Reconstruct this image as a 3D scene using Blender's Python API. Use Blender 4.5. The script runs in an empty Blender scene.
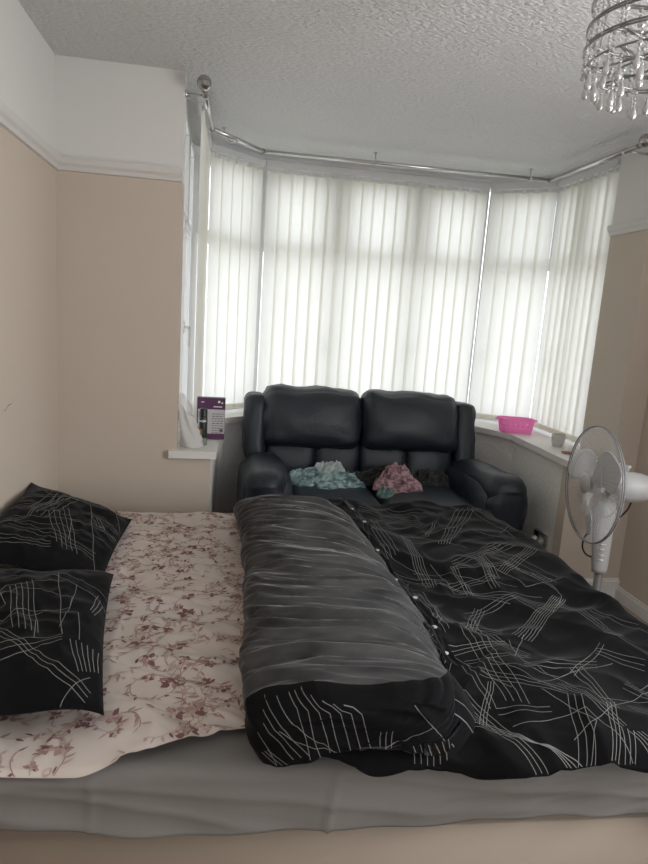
import bpy, bmesh, math, random
from mathutils import Vector, Matrix, noise
from mathutils.bvhtree import BVHTree
PI = math.pi
sc = bpy.context.scene
C = sc.collection

# ---------------------------------------------------------------- camera
pitch, roll, yaw, cam_h, foc = .180954, .06726, .160917, 1.45481, 633.71
F = Vector((math.sin(yaw)*math.cos(pitch), math.cos(yaw)*math.cos(pitch), -math.sin(pitch)))
rt = Vector((math.cos(yaw), -math.sin(yaw), 0)); up = rt.cross(F)
R = math.cos(roll)*rt + math.sin(roll)*up
U = -math.sin(roll)*rt + math.cos(roll)*up
cam = bpy.data.cameras.new('camera'); co = bpy.data.objects.new('camera', cam); C.objects.link(co)
M = Matrix((R, U, -F)).transposed().to_4x4(); M.translation = Vector((0, 0, cam_h))
co.matrix_world = M
cam.sensor_fit = 'HORIZONTAL'; cam.sensor_width = 36; cam.lens = 36*foc/648
cam.clip_start = .02
sc.camera = co
# ---------------------------------------------------------------- view
sc.view_settings.view_transform = 'Standard'
sc.view_settings.look = 'None'
sc.view_settings.gamma = 1
sc.view_settings.use_curve_mapping = False
sc.view_settings.exposure = 0.17
# ---------------------------------------------------------------- overcast sky
SKY = 2.45
w = bpy.data.worlds.new('overcast_sky'); sc.world = w; w.use_nodes = True
nt = w.node_tree; nt.nodes.clear()
wo = nt.nodes.new('ShaderNodeOutputWorld'); bg = nt.nodes.new('ShaderNodeBackground')
tc = nt.nodes.new('ShaderNodeTexCoord'); sx = nt.nodes.new('ShaderNodeSeparateXYZ'); cr = nt.nodes.new('ShaderNodeValToRGB')
nt.links.new(tc.outputs['Generated'], sx.inputs[0]); mr = nt.nodes.new('ShaderNodeMapRange')
mr.inputs[1].default_value = -1; nt.links.new(sx.outputs[2], mr.inputs[0]); nt.links.new(mr.outputs[0], cr.inputs[0])
el = cr.color_ramp.elements
el[0].position = .40; el[0].color = (.48, .50, .50, 1); el[1].position = .60; el[1].color = (.86, .91, 1, 1)
e = el.new(.5); e.color = (.80, .84, .90, 1)
nt.links.new(cr.outputs[0], bg.inputs[0]); bg.inputs[1].default_value = SKY
nt.links.new(bg.outputs[0], wo.inputs[0])
# fill lamp added behind the camera to brighten the room
BACK = 13
la = bpy.data.lights.new('rear_fill_light', 'AREA'); la.shape = 'RECTANGLE'; la.size = 1.5; la.size_y = 1.25
la.energy = BACK; la.color = (1, .99, .975)
lo = bpy.data.objects.new('rear_fill_light', la); C.objects.link(lo)
lo.location = (1.0, -1.52, 1.55); lo.rotation_euler = (PI/2, 0, 0)
SIDE = 53  # second fill lamp, added out of view on the right to lift the walls
lb = bpy.data.lights.new('side_fill_light', 'AREA'); lb.shape = 'RECTANGLE'; lb.size = 1.35; lb.size_y = 1.25
lb.energy = SIDE; lb.color = (1, .99, .98)
lp = bpy.data.objects.new('side_fill_light', lb); C.objects.link(lp)
lp.location = (2.33, .80, 1.55); lp.rotation_euler = (math.radians(116), 0, PI/2)

# ================================================================ helpers
def mat(name, col, rough=.6, metal=0, bump=None, spec=.5, extra=None):
    m = bpy.data.materials.new(name); m.use_nodes = True
    n = m.node_tree; b = n.nodes['Principled BSDF']
    b.inputs['Base Color'].default_value = (*col, 1); b.inputs['Roughness'].default_value = rough
    b.inputs['Metallic'].default_value = metal; b.inputs['Specular IOR Level'].default_value = spec
    if bump:
        sc_, st, dist, stretch = bump
        t = n.nodes.new('ShaderNodeTexCoord'); mp = n.nodes.new('ShaderNodeMapping'); mp.inputs['Scale'].default_value = stretch
        nz = n.nodes.new('ShaderNodeTexNoise'); nz.inputs['Scale'].default_value = sc_; nz.inputs['Detail'].default_value = 4
        bp = n.nodes.new('ShaderNodeBump'); bp.inputs['Strength'].default_value = st; bp.inputs['Distance'].default_value = dist
        n.links.new(t.outputs['Object'], mp.inputs[0]); n.links.new(mp.outputs[0], nz.inputs['Vector'])
        n.links.new(nz.outputs['Fac'], bp.inputs['Height']); n.links.new(bp.outputs[0], b.inputs['Normal'])
    if extra: extra(n, b)
    return m
def mottled(c1, c2, scale, detail=4, stretch=(1, 1, 1)):
    def f(n, b):
        t = n.nodes.new('ShaderNodeTexCoord'); mp = n.nodes.new('ShaderNodeMapping'); mp.inputs['Scale'].default_value = stretch
        nz = n.nodes.new('ShaderNodeTexNoise'); nz.inputs['Scale'].default_value = scale; nz.inputs['Detail'].default_value = detail
        r = n.nodes.new('ShaderNodeValToRGB'); r.color_ramp.elements[0].position = .3; r.color_ramp.elements[1].position = .7
        r.color_ramp.elements[0].color = (*c1, 1); r.color_ramp.elements[1].color = (*c2, 1)
        n.links.new(t.outputs['Object'], mp.inputs[0]); n.links.new(mp.outputs[0], nz.inputs['Vector'])
        n.links.new(nz.outputs['Fac'], r.inputs[0]); n.links.new(r.outputs[0], b.inputs['Base Color'])
    return f
def obj(name, bm, mats, parent=None, smooth=True, origin=None):
    me = bpy.data.meshes.new(name)
    if origin is None and parent is not None: origin = parent.location
    if origin is not None:
        for v in bm.verts: v.co -= Vector(origin)
    bm.normal_update(); bm.to_mesh(me); bm.free()
    for m in (mats if isinstance(mats, (list, tuple)) else [mats]): me.materials.append(m)
    if smooth:
        me.polygons.foreach_set('use_smooth', [True]*len(me.polygons))
    o = bpy.data.objects.new(name, me); C.objects.link(o)
    if parent is not None:
        o.parent = parent
    elif origin is not None: o.location = origin
    return o
def tag(o, label=None, cat=None, group=None, kind=None):
    if label: o['label'] = label
    if cat: o['category'] = cat
    if group: o['group'] = group
    if kind: o['kind'] = kind
    return o
def thing(name, loc, label, cat, group=None):
    o = bpy.data.objects.new(name, None); o.empty_display_size = .05; C.objects.link(o); o.location = loc
    return tag(o, label, cat, group)
def struct(name, bm, m, parent=None, smooth=False):
    o = obj(name, bm, m, parent, smooth); 
    if parent is None: o['kind'] = 'structure'
    return o
def box(bm, a, b, mi=0, bev=0):
    a = Vector(a); b = Vector(b); t = bmesh.new() if bev else bm
    r = bmesh.ops.create_cube(t, size=1)
    for v in r['verts']: v.co = Vector(((v.co.x+.5)*(b.x-a.x)+a.x, (v.co.y+.5)*(b.y-a.y)+a.y, (v.co.z+.5)*(b.z-a.z)+a.z))
    if bev:
        bmesh.ops.bevel(t, geom=t.edges[:], offset=bev, segments=2, affect='EDGES')
        merge(bm, t, mi)
    else:
        for v in r['verts']:
            for f in v.link_faces: f.material_index = mi
def merge(bm, t, mi=0):
    t.normal_update(); d = {}
    for v in t.verts: d[v] = bm.verts.new(v.co)
    for f in t.faces:
        try: g = bm.faces.new([d[v] for v in f.verts]); g.material_index = mi if mi is not None else f.material_index
        except ValueError: pass
    t.free()
def prism(bm, pts, z0, z1, mi=0):
    lo_ = [bm.verts.new((p[0], p[1], z0)) for p in pts]; hi = [bm.verts.new((p[0], p[1], z1)) for p in pts]
    n = len(pts); fs = [bm.faces.new(lo_[::-1]), bm.faces.new(hi)]
    for i in range(n): fs.append(bm.faces.new((lo_[i], lo_[(i+1) % n], hi[(i+1) % n], hi[i])))
    for f in fs: f.material_index = mi
    bmesh.ops.recalc_face_normals(bm, faces=fs)
def tube(bm, pts, rad, seg=10, mi=0, cap=True, closed=False):
    pts = [Vector(p) for p in pts]; n = len(pts); rings = []
    rads = rad if isinstance(rad, (list, tuple)) else [rad]*n
    prev = None
    for i, p in enumerate(pts):
        if closed: d = pts[(i+1) % n]-pts[i-1]
        else: d = (pts[min(i+1, n-1)]-pts[max(i-1, 0)])
        d.normalize()
        if prev is None:
            a = d.orthogonal().normalized()
        else:
            a = (prev-d*prev.dot(d)).normalized()
        prev = a; b = d.cross(a)
        rings.append([bm.verts.new(p+(a*math.cos(2*PI*k/seg)+b*math.sin(2*PI*k/seg))*rads[i]) for k in range(seg)])
    m = n if closed else n-1
    for i in range(m):
        A = rings[i]; B = rings[(i+1) % n]
        for k in range(seg):
            f = bm.faces.new((A[k], A[(k+1) % seg], B[(k+1) % seg], B[k])); f.material_index = mi
    if cap and not closed:
        f = bm.faces.new(rings[0][::-1]); f.material_index = mi
        f = bm.faces.new(rings[-1]); f.material_index = mi
def smooth_pts(P, k=6):
    P = [Vector(p) for p in P]; o = []
    for i in range(len(P)-1):
        a, b, c, d = P[max(i-1, 0)], P[i], P[i+1], P[min(i+2, len(P)-1)]
        for j in range(k):
            t = j/k; o.append(.5*((2*b)+(c-a)*t+(2*a-5*b+4*c-d)*t*t+(3*b-a-3*c+d)*t**3))
    return o+[P[-1]]
def lathe(bm, prof, mtx=None, seg=24, mi=0):
    """prof: list of (radius, height) about z; mtx places it"""
    mtx = mtx or Matrix(); rings = []
    for r, z in prof:
        if r < 1e-5: rings.append([bm.verts.new(mtx @ Vector((0, 0, z)))])
        else: rings.append([bm.verts.new(mtx @ Vector((r*math.cos(2*PI*k/seg), r*math.sin(2*PI*k/seg), z))) for k in range(seg)])
    for A, B in zip(rings, rings[1:]):
        for k in range(seg):
            k2 = (k+1) % seg
            if len(A) == 1 and len(B) == 1: continue
            if len(A) == 1: f = bm.faces.new((A[0], B[k2], B[k]))
            elif len(B) == 1: f = bm.faces.new((A[k], A[k2], B[0]))
            else: f = bm.faces.new((A[k], A[k2], B[k2], B[k]))
            f.material_index = mi
def T(x, y, z): return Matrix.Translation((x, y, z))
def nz3(x, y, z=0): return noise.noise(Vector((x, y, z)))
def ridge(x, y, z=0): return (1-min(1, 1.9*abs(noise.noise(Vector((x, y, z))))))**1.5
def sstep(a, b, x):
    t = max(0, min(1, (x-a)/(b-a))); return t*t*(3-2*t)
def grid(bm, nu, nv, fn, mi=0, closeu=False, mif=None):
    V = [[bm.verts.new(fn(i/nu, j/nv)) for j in range(nv+1)] for i in range(nu if closeu else nu+1)]
    for i in range(nu):
        i2 = (i+1) % nu if closeu else i+1
        for j in range(nv):
            f = bm.faces.new((V[i][j], V[i2][j], V[i2][j+1], V[i][j+1]))
            f.material_index = mif((i+.5)/nu, (j+.5)/nv) if mif else mi
    return V
def rbox(bm, c, half, r, n=10, warp=None, mi=0, disp=None):
    """rounded padded block: c centre, half sizes, corner radius r, warp(unit coords, point) -> point"""
    t = bmesh.new(); bmesh.ops.create_cube(t, size=2)
    bmesh.ops.subdivide_edges(t, edges=t.edges[:], cuts=n, use_grid_fill=True)
    half = Vector(half); c = Vector(c)
    for v in t.verts:
        u = v.co.copy()
        u = Vector([math.copysign(math.sin(min(1, abs(k))*PI/2)**.85, k) for k in u])
        p = Vector((u.x*half.x, u.y*half.y, u.z*half.z))
        q = Vector([max(-(h-r), min(h-r, k)) for k, h in zip(p, half)])
        d = p-q
        if d.length > 1e-7:
            # direction from clamped core, normalised to r
            p = q + d.normalized()*r
        if warp: p = warp(u, p)
        v.co = p + c
    if disp:
        t.normal_update()
        for v, nrm in [(v, v.normal.copy()) for v in t.verts]: v.co += nrm*disp(v.co)
    merge(bm, t, mi)
def bvh_of(o):
    return BVHTree.FromPolygons([v.co for v in o.data.vertices], [tuple(p.vertices) for p in o.data.polygons])
def bvh_bm(bm):
    bm.normal_update(); return BVHTree.FromBMesh(bm)
def down(bvh, x, y, off=.0012, z0=3):
    h = bvh.ray_cast(Vector((x, y, z0)), Vector((0, 0, -1)))
    if h[0] is None: return None
    n = h[1] if h[1].z > 0 else -h[1]
    return h[0]+n*off
def strip(bm, pts2, w, fn, mi):
    """thin printed line laid on a cloth; pts2 in cloth coordinates, fn maps to 3D or None"""
    P = [Vector(p) for p in pts2]; D = []
    for a, b in zip(P, P[1:]):
        k = max(1, int((b-a).length/.0045))
        for i in range(k): D.append(a.lerp(b, i/k))
    D.append(P[-1]); prev = None
    for i, p in enumerate(D):
        d = D[min(i+1, len(D)-1)]-D[max(i-1, 0)]
        if d.length < 1e-7: continue
        d.normalize(); s = Vector((-d.y, d.x))*w/2
        A = fn(p.x+s.x, p.y+s.y); B = fn(p.x-s.x, p.y-s.y)
        if A is None or B is None: prev = None; continue
        A = bm.verts.new(A); B = bm.verts.new(B)
        if prev and (prev[0].co-A.co).length < .05:
            f = bm.faces.new((prev[0], prev[1], B, A)); f.material_index = mi
        prev = (A, B)

# ================================================================ materials
WH = mat('upper wall white paint', (.68, .665, .645), .85, bump=(90, .12, .004, (1, 1, 1)), spec=.2)
BEI = mat('beige wall paint', (.55, .475, .40), .85, bump=(60, .12, .004, (1, 1, 1)), spec=.2)
PAP = mat('pale textured wallpaper', (.74, .72, .69), .85, bump=(70, 1, .012, (1, 1, .5)), spec=.2)
CEI = mat('textured ceiling paper', (.86, .86, .86), .9, bump=(95, 1, .03, (.5, 1.25, 1)), spec=.15)
TRIM = mat('satin white woodwork', (.72, .70, .67), .45)
RAIL = mat('rail white paint', (.62, .60, .575), .6)
UPVC = mat('white window plastic', (.80, .81, .82), .3)
FLO = mat('brown carpet floor', (.28, .225, .175), .9, spec=.1, extra=mottled((.25, .20, .155), (.31, .25, .195), 30))
CHR = mat('brushed chrome', (.62, .61, .60), .28, 1)
DCHR = mat('dark chrome', (.30, .29, .29), .3, 1)
BLK = mat('black plastic', (.015, .015, .017), .4)
def thin_glass():
    m = bpy.data.materials.new('window glass'); m.use_nodes = True; n = m.node_tree; n.nodes.clear()
    o = n.nodes.new('ShaderNodeOutputMaterial'); a = n.nodes.new('ShaderNodeBsdfTransparent'); g = n.nodes.new('ShaderNodeBsdfGlossy')
    g.inputs['Roughness'].default_value = .03; mx = n.nodes.new('ShaderNodeMixShader'); mx.inputs[0].default_value = .06
    n.links.new(a.outputs[0], mx.inputs[1]); n.links.new(g.outputs[0], mx.inputs[2]); n.links.new(mx.outputs[0], o.inputs[0]); return m
GLS = thin_glass()
def translucent(name, cd, ct, f=.5, alpha=0):
    m = bpy.data.materials.new(name); m.use_nodes = True; n = m.node_tree; n.nodes.clear()
    o = n.nodes.new('ShaderNodeOutputMaterial'); a = n.nodes.new('ShaderNodeBsdfDiffuse'); g = n.nodes.new('ShaderNodeBsdfTranslucent')
    a.inputs[0].default_value = (*cd, 1); g.inputs[0].default_value = (*ct, 1)
    t = n.nodes.new('ShaderNodeTexCoord'); mp = n.nodes.new('ShaderNodeMapping'); mp.inputs['Scale'].default_value = (1, 1, .03)
    nz = n.nodes.new('ShaderNodeTexNoise'); nz.inputs['Scale'].default_value = 260
    r = n.nodes.new('ShaderNodeMapRange'); r.inputs[3].default_value = .93; r.inputs[4].default_value = 1.05
    vm = n.nodes.new('ShaderNodeMixRGB'); vm.blend_type = 'MULTIPLY'; vm.inputs[0].default_value = 1; vm.inputs[1].default_value = (*ct, 1)
    n.links.new(t.outputs['Object'], mp.inputs[0]); n.links.new(mp.outputs[0], nz.inputs['Vector']); n.links.new(nz.outputs['Fac'], r.inputs[0])
    n.links.new(r.outputs[0], vm.inputs[2]); n.links.new(vm.outputs[0], g.inputs[0])
    mx = n.nodes.new('ShaderNodeMixShader'); mx.inputs[0].default_value = f
    n.links.new(a.outputs[0], mx.inputs[1]); n.links.new(g.outputs[0], mx.inputs[2])
    last = mx
    if alpha:
        tr = n.nodes.new('ShaderNodeBsdfTransparent'); m2 = n.nodes.new('ShaderNodeMixShader'); m2.inputs[0].default_value = alpha
        n.links.new(mx.outputs[0], m2.inputs[1]); n.links.new(tr.outputs[0], m2.inputs[2]); last = m2
    n.links.new(last.outputs[0], o.inputs[0]); return m
SLAT = translucent('cream blind fabric', (.80, .785, .72), (.88, .865, .80), .70)
BAGM = translucent('thin white plastic bag', (.75, .74, .72), (.8, .78, .75), .4, .12)

# ================================================================ room shell
H = 2.45; XL = -.751; XR = 2.228; Y1 = 3.03; YR = 3.065; XA = -.216; XB = 2.092; RZ = 1.993; YB = -1.45
INN = [(-.055, Y1), (-.03, 4.0), (.24, 4.22), (1.66, 4.22), (1.875, 3.82), (1.85, YR)]
GLP = [(-.235, 3.13), (-.24, 4.13), (.17, 4.49), (1.80, 4.49), (2.225, 4.14), (2.225, 3.42)]
OUT = [(-.36, 3.10), (-.36, 4.20), (.12, 4.61), (1.85, 4.61), (2.345, 4.20), (2.345, YR)]
bm = bmesh.new(); box(bm, (XL-.3, YB-.3, -.12), (XR+.3, 4.7, 0)); struct('floor', bm, FLO)
bm = bmesh.new(); box(bm, (XL-.3, YB-.3, H), (XR+.3, 4.62, H+.12)); struct('ceiling', bm, CEI)
bm = bmesh.new(); box(bm, (XL-.15, YB-.15, 0), (XL, Y1+.13, RZ), 0); box(bm, (XL-.15, YB-.15, RZ), (XL, Y1+.13, H), 1)
struct('wall_left', bm, [BEI, WH])
bm = bmesh.new()   # right wall with an opening added for the side fill lamp
box(bm, (XR, YB-.15, 0), (XR+.15, .1, RZ), 0); box(bm, (XR, 1.5, 0), (XR+.15, YR, RZ), 0); box(bm, (XR, .1, 0), (XR+.15, 1.5, .90), 0); box(bm, (XR, YB-.15, RZ), (XR+.15, .1, H), 1); box(bm, (XR, 1.5, RZ), (XR+.15, YR, H), 1); box(bm, (XR, .1, 2.2), (XR+.15, 1.5, H), 1)
struct('wall_right', bm, [BEI, WH])
bm = bmesh.new()   # wall behind the camera, opening added for the rear fill lamp
for a, b in (((XL, 0), (.25, H)), ((1.75, 0), (XR, H)), ((.25, 0), (1.75, .92)), ((.25, 2.18), (1.75, H))):
    box(bm, (a[0], YB-.15, a[1]), (b[0], YB, b[1]))
struct('wall_back', bm, BEI)
bm = bmesh.new()
box(bm, (XL, Y1, 0), (-.055, Y1+.10, .745), 0); box(bm, (XL, Y1, .745), (XA, Y1+.10, RZ), 0); box(bm, (XL, Y1, RZ), (XA, Y1+.10, H), 1)
struct('wall_front_left', bm, [BEI, WH])
bm = bmesh.new()
box(bm, (1.85, YR, 0), (XR+.15, YR+.08, .745), 0); box(bm, (XB, YR, .745), (XR+.15, YR+.335, RZ), 0); box(bm, (XB, YR, RZ), (XR+.15, YR+.335, H), 1)
struct('wall_front_right', bm, [BEI, WH])
# bay wall under the sill: one solid ring segment per side
ring_names = ['wall_bay_west', 'wall_bay_northwest', 'wall_bay_north', 'wall_bay_northeast', 'wall_bay_east']
inn = INN[:]; inn[0] = (-.055, Y1+.101); inn[5] = (1.85, YR+.081)
out = OUT[:]; out[0] = (-.36, Y1+.101); out[5] = (2.345, YR+.081)
for i, nm in enumerate(ring_names):
    bm = bmesh.new(); prism(bm, [inn[i], inn[i+1], out[i+1], out[i]], 0, .745); struct(nm, bm, PAP)
# sill board
def offs(poly, d):
    o = []
    for i, p in enumerate(poly):
        a = Vector(poly[max(i-1, 0)]); b = Vector(poly[i]); c = Vector(poly[min(i+1, len(poly)-1)])
        n = Vector((0, 0))
        for u, v in ((a, b), (b, c)):
            if (v-u).length > 1e-6: q = (v-u).normalized(); n += Vector((q.y, -q.x))
        n.normalize(); o.append((b.x+n.x*d, b.y+n.y*d))
    return o
bm = bmesh.new()
si = offs(INN, .028)
si[0] = (-.027, Y1-.03); si[5] = (1.822, YR-.03)
gi = GLP[:]
L = [(-.25, Y1-.03)] + [si[0], si[1], si[2], si[3], si[4], si[5]] + [(2.13, YR-.03), (2.13, YR-.001)]
pl = L + [(XB-.001, YR-.001), (XB-.001, YR+.337), (2.34, YR+.337), (2.34, 4.19), (1.845, 4.6), (.125, 4.6), (-.355, 4.19), (-.355, Y1+.101), (XA+.001, Y1+.101), (XA+.001, Y1-.001), (-.25, Y1-.001)]
prism(bm, pl, .745, .78)
bmesh.ops.triangulate(bm, faces=[f for f in bm.faces if len(f.verts) > 4])
o = struct('trim_1', bm, TRIM)
# head board above the frames
bm = bmesh.new()
for i in range(5): prism(bm, [GLP[i], GLP[i+1], OUT[i+1], OUT[i]], 2.415, H)
struct('trim_2', bm, TRIM)
# picture rails
def rail_bm(bm, pts, side):
    """moulded rail along pts in plan; side: offset direction sign into the room"""
    prof = [(0, 0), (.012, .003), (.016, .018), (.026, .03), (.030, .045), (.030, .056), (0, .058)]
    P = [Vector(p) for p in pts]; rows = []
    for i, p in enumerate(P):
        ds = []
        if i > 0: ds.append((P[i]-P[i-1]).normalized())
        if i < len(P)-1: ds.append((P[i+1]-P[i]).normalized())
        ns = [Vector((-d.y, d.x))*side for d in ds]; n = sum(ns, Vector((0, 0)))/len(ns); n = n/ (n.length**2)
        rows.append([bm.verts.new((p.x+n.x*a, p.y+n.y*a, RZ+b)) for a, b in prof])
    for A, B in zip(rows, rows[1:]):
        for k in range(len(prof)-1): bm.faces.new((A[k], A[k+1], B[k+1], B[k]))
    bm.faces.new(rows[0]); bm.faces.new(rows[-1][::-1]); bmesh.ops.recalc_face_normals(bm, faces=bm.faces[:])
bm = bmesh.new(); rail_bm(bm, [(XL, YB), (XL, Y1), (XA, Y1)], -1); struct('trim_3', bm, RAIL)
bm = bmesh.new(); rail_bm(bm, [(XB, YR+.33), (XB, YR), (XR, YR), (XR, 1.5)], -1); struct('trim_4', bm, RAIL)
# skirting
def skirt(nm, segs, h, t=.018):
    bm = bmesh.new()
    for a, b, n in segs:
        a = Vector(a); b = Vector(b); n = Vector(n)*t
        prism(bm, [a, b, b+n, a+n], 0, h-.012); prism(bm, [a, b, b+n*.55, a+n*.55], h-.012, h)
    struct(nm, bm, TRIM)
skirt('baseboard_front', [((1.85, YR), (XR, YR), (0, -1))], .115)
skirt('baseboard_right', [((XR, YB), (XR, YR-.02), (-1, 0))], .075)
skirt('baseboard_left', [((XL, YB), (XL, Y1), (1, 0))], .10)
skirt('baseboard_front_left', [((XL+.02, Y1), (-.055, Y1), (0, -1))], .10)
d45 = Vector((INN[4][1]-INN[3][1], -(INN[4][0]-INN[3][0]))).normalized()
skirt('baseboard_bay', [((1.851, YR+.02), (1.8745, 3.80), (-1, .03)), ((.26, 4.22), (1.64, 4.22), (0, -1)), ((-.055, Y1+.02), (-.03, 3.98), (1, 0))], .115)
# torn spot of the wall
bm = bmesh.new(); rng = random.Random(4)
vs = [bm.verts.new((XL+.0012, 2.28+.13*t/8+0.004*rng.random(), 1.052+.028*t/8+(.0022 if k else -.0012)*(1-abs(t-4)/4.5)+.003*math.sin(t*1.7))) for k in (0, 1) for t in range(9)]
for i in range(8): bm.faces.new((vs[i], vs[i+1], vs[10+i], vs[9+i]))
struct('trim_5', bm, mat('scuffed plaster', (.10, .09, .08), .9))

# windows -------------------------------------------------------------
def window(i, mull, trans_z=1.885, handles=()):
    a = Vector(GLP[i]); b = Vector(GLP[i+1]); d = (b-a); L = d.length; d.normalize(); n = Vector((-d.y, d.x))  # outward
    bm = bmesh.new()
    def bar(s0, s1, z0, z1, t0=-.0, t1=.06):
        p = [a+d*s0+n*t0, a+d*s1+n*t0, a+d*s1+n*t1, a+d*s0+n*t1]; prism(bm, p, z0, z1)
    z0, z1 = .781, 2.414; f = .055
    bar(.003, f, z0, z1); bar(L-f, L-.003, z0, z1); bar(f, L-f, z0, z0+f); bar(f, L-f, z1-f, z1)
    bar(f, L-f, trans_z-.026, trans_z+.026)
    for m in mull: bar(L*m-.035, L*m+.035, z0+f, z1-f, -.004, .062)
    for s0, s1 in zip([0]+list(mull), list(mull)+[1]):   # opening sashes in the top lights
        x0 = L*s0+.045; x1 = L*s1-.045
        for (u0, u1, w0, w1) in ((x0, x0+.04, trans_z+.053, z1-f-.041), (x1-.04, x1, trans_z+.053, z1-f-.041), (x0-.001, x1+.001, trans_z+.022, trans_z+.052), (x0-.001, x1+.001, z1-f-.04, z1-f+.003)):
            bar(u0, u1, w0, w1, -.012, .05)
    o = struct('window_%d' % (i+1), bm, UPVC)
    bm = bmesh.new()
    p = [a+d*f+n*.028, a+d*(L-f)+n*.028, a+d*(L-f)+n*.034, a+d*f+n*.034]; prism(bm, p, z0+f, z1-f)
    obj('glass_pane', bm, GLS, o, False)
    for s, z in handles:
        bm = bmesh.new(); c = a+d*L*s-n*.012
        mt = Matrix.Translation((c.x, c.y, z)) @ Matrix.Rotation(math.atan2(d.y, d.x), 4, 'Z')
        t = bmesh.new(); box(t, (-.012, -.01, -.03), (.012, 0, .03), 0, .003); box(t, (-.008, -.035, -.005), (.008, -.01, .005)); box(t, (-.008, -.04, -.1), (.008, -.026, .006), 0, .003)
        t.transform(mt); merge(bm, t); obj('window_handle', bm, UPVC, o)
    return o
window(0, (.5,), handles=((.25, 1.35),)); window(1, ()); window(2, (.33, .67), handles=((.3, 1.3), (.7, 1.3))); window(3, (), handles=((.2, 1.3),)); window(4, (.5,), handles=((.25, 1.3),))

# unseen windows added beside and behind the camera to frame the fill lamps
bm = bmesh.new()
for (y0, y1, z0, z1) in ((.1, .16, .90, 2.2), (1.44, 1.5, .90, 2.2), (.16, 1.44, .90, .96), (.16, 1.44, 2.14, 2.2), (.78, .82, .96, 2.14)): box(bm, (2.25, y0, z0), (2.29, y1, z1))
o = struct('window_6', bm, UPVC); bm = bmesh.new(); box(bm, (2.266, .15, .95), (2.272, 1.45, 2.15)); obj('glass_pane', bm, GLS, o, False)
bm = bmesh.new()
for (x0, x1, z0, z1) in ((.25, .31, .92, 2.18), (1.69, 1.75, .92, 2.18), (.31, 1.69, .92, .98), (.31, 1.69, 2.12, 2.18), (.98, 1.02, .98, 2.12)): box(bm, (x0, YB-.05, z0), (x1, YB-.01, z1))
o = struct('window_7', bm, UPVC); bm = bmesh.new(); box(bm, (.30, YB-.034, .97), (1.70, YB-.028, 2.13)); obj('glass_pane', bm, GLS, o, False)

# vertical blinds -------------------------------------------------------
BL = [(-.150, 3.20), (-.145, 4.09), (.208, 4.385), (1.757, 4.385), (2.122, 4.098), (2.116, 3.425)]
HR = mat('white headrail', (.62, .62, .63), .4)
names = [('leftmost narrow cream vertical blind seen edge-on beside the alcove wall', 'one'),
         ('cream vertical blind on the short angled window left of the wide middle blind', ''),
         ('widest cream vertical blind, on the middle window behind the black sofa', ''),
         ('cream vertical blind on the angled window above the pink basket', ''),
         ('rightmost cream vertical blind, on the side window above the white cup', '')]
rng = random.Random(7)
for i in range(5):
    a = Vector(BL[i]); b = Vector(BL[i+1]); d = b-a; L = d.length; d.normalize(); n = Vector((-d.y, d.x))
    mid = (a+b)/2
    root = thing('vertical_blind', (mid.x, mid.y, .80), names[i][0], 'blind', 'vertical blinds round the bay window')
    bm = bmesh.new()
    q0 = a+d*.012; q1 = b-d*.012
    prism(bm, [q0-n*.016, q1-n*.016, q1+n*.022, q0+n*.022], 2.383, 2.413)
    prism(bm, [q0-n*.019, q1-n*.019, q1-n*.015, q0-n*.015], 2.378, 2.416)
    obj('headrail', bm, HR, root, False)
    ns = max(2, round((L-.03)/.0805)); sp = (L-.045)/ns
    for k in range(ns):
        c = a+d*(.022+sp*(k+.5)); ang = math.atan2(d.y, d.x)+math.radians({0: 12, 1: 5, 2: 12, 3: 12, 4: 14}[i]+rng.uniform(-2.5, 2.5))
        if i == 2 and k in (4, 7, 9, 15): ang -= math.radians(9)
        hw = .0490; tw = rng.uniform(-.03, .03); ph = rng.uniform(0, 6)
        bm = bmesh.new()
        def fn(u, v, c=c, ang=ang, tw=tw, ph=ph):
            aa = ang+tw*(v-.5)+.02*math.sin(v*5+ph); s = (u-.5)*2
            x = s*hw; y = .006*(1-s*s)-.003
            z = .805+v*(2.355-.805)
            return Vector((c.x+math.cos(aa)*x-math.sin(aa)*y, c.y+math.sin(aa)*x+math.cos(aa)*y, z))
        grid(bm, 6, 12, fn); sl = obj('slat', bm, SLAT, root)
        # folded hem weight and hanger
        bm = bmesh.new(); dx = Vector((math.cos(ang), math.sin(ang), 0)); dn = Vector((-dx.y, dx.x, 0))
        cc = Vector((c.x, c.y, 0)); 
        prism(bm, [cc-dx*.042-dn*.006, cc+dx*.042-dn*.006, cc+dx*.042+dn*.0015, cc-dx*.042+dn*.0015], .803, .835)
        obj('hem_weight', bm, SLAT, sl, False, origin=root.location)
        bm = bmesh.new(); prism(bm, [cc-dx*.012-dn*.002, cc+dx*.012-dn*.002, cc+dx*.012+dn*.002, cc-dx*.012+dn*.002], 2.35, 2.384)
        obj('hanger_clip', bm, SLAT, sl, False, origin=root.location)
    bm = bmesh.new(); pts = []
    for k in range(ns*6+1):
        c = a+d*(.022+sp*.5+(ns-1)*sp*k/(ns*6)); s = (k/6.0) % 1
        pts.append((c.x-n.x*.014, c.y-n.y*.014, .812-.010*math.sin(PI*s)))
    tube(bm, pts, .0016, 5); obj('bottom_chain', bm, UPVC, root)

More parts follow.
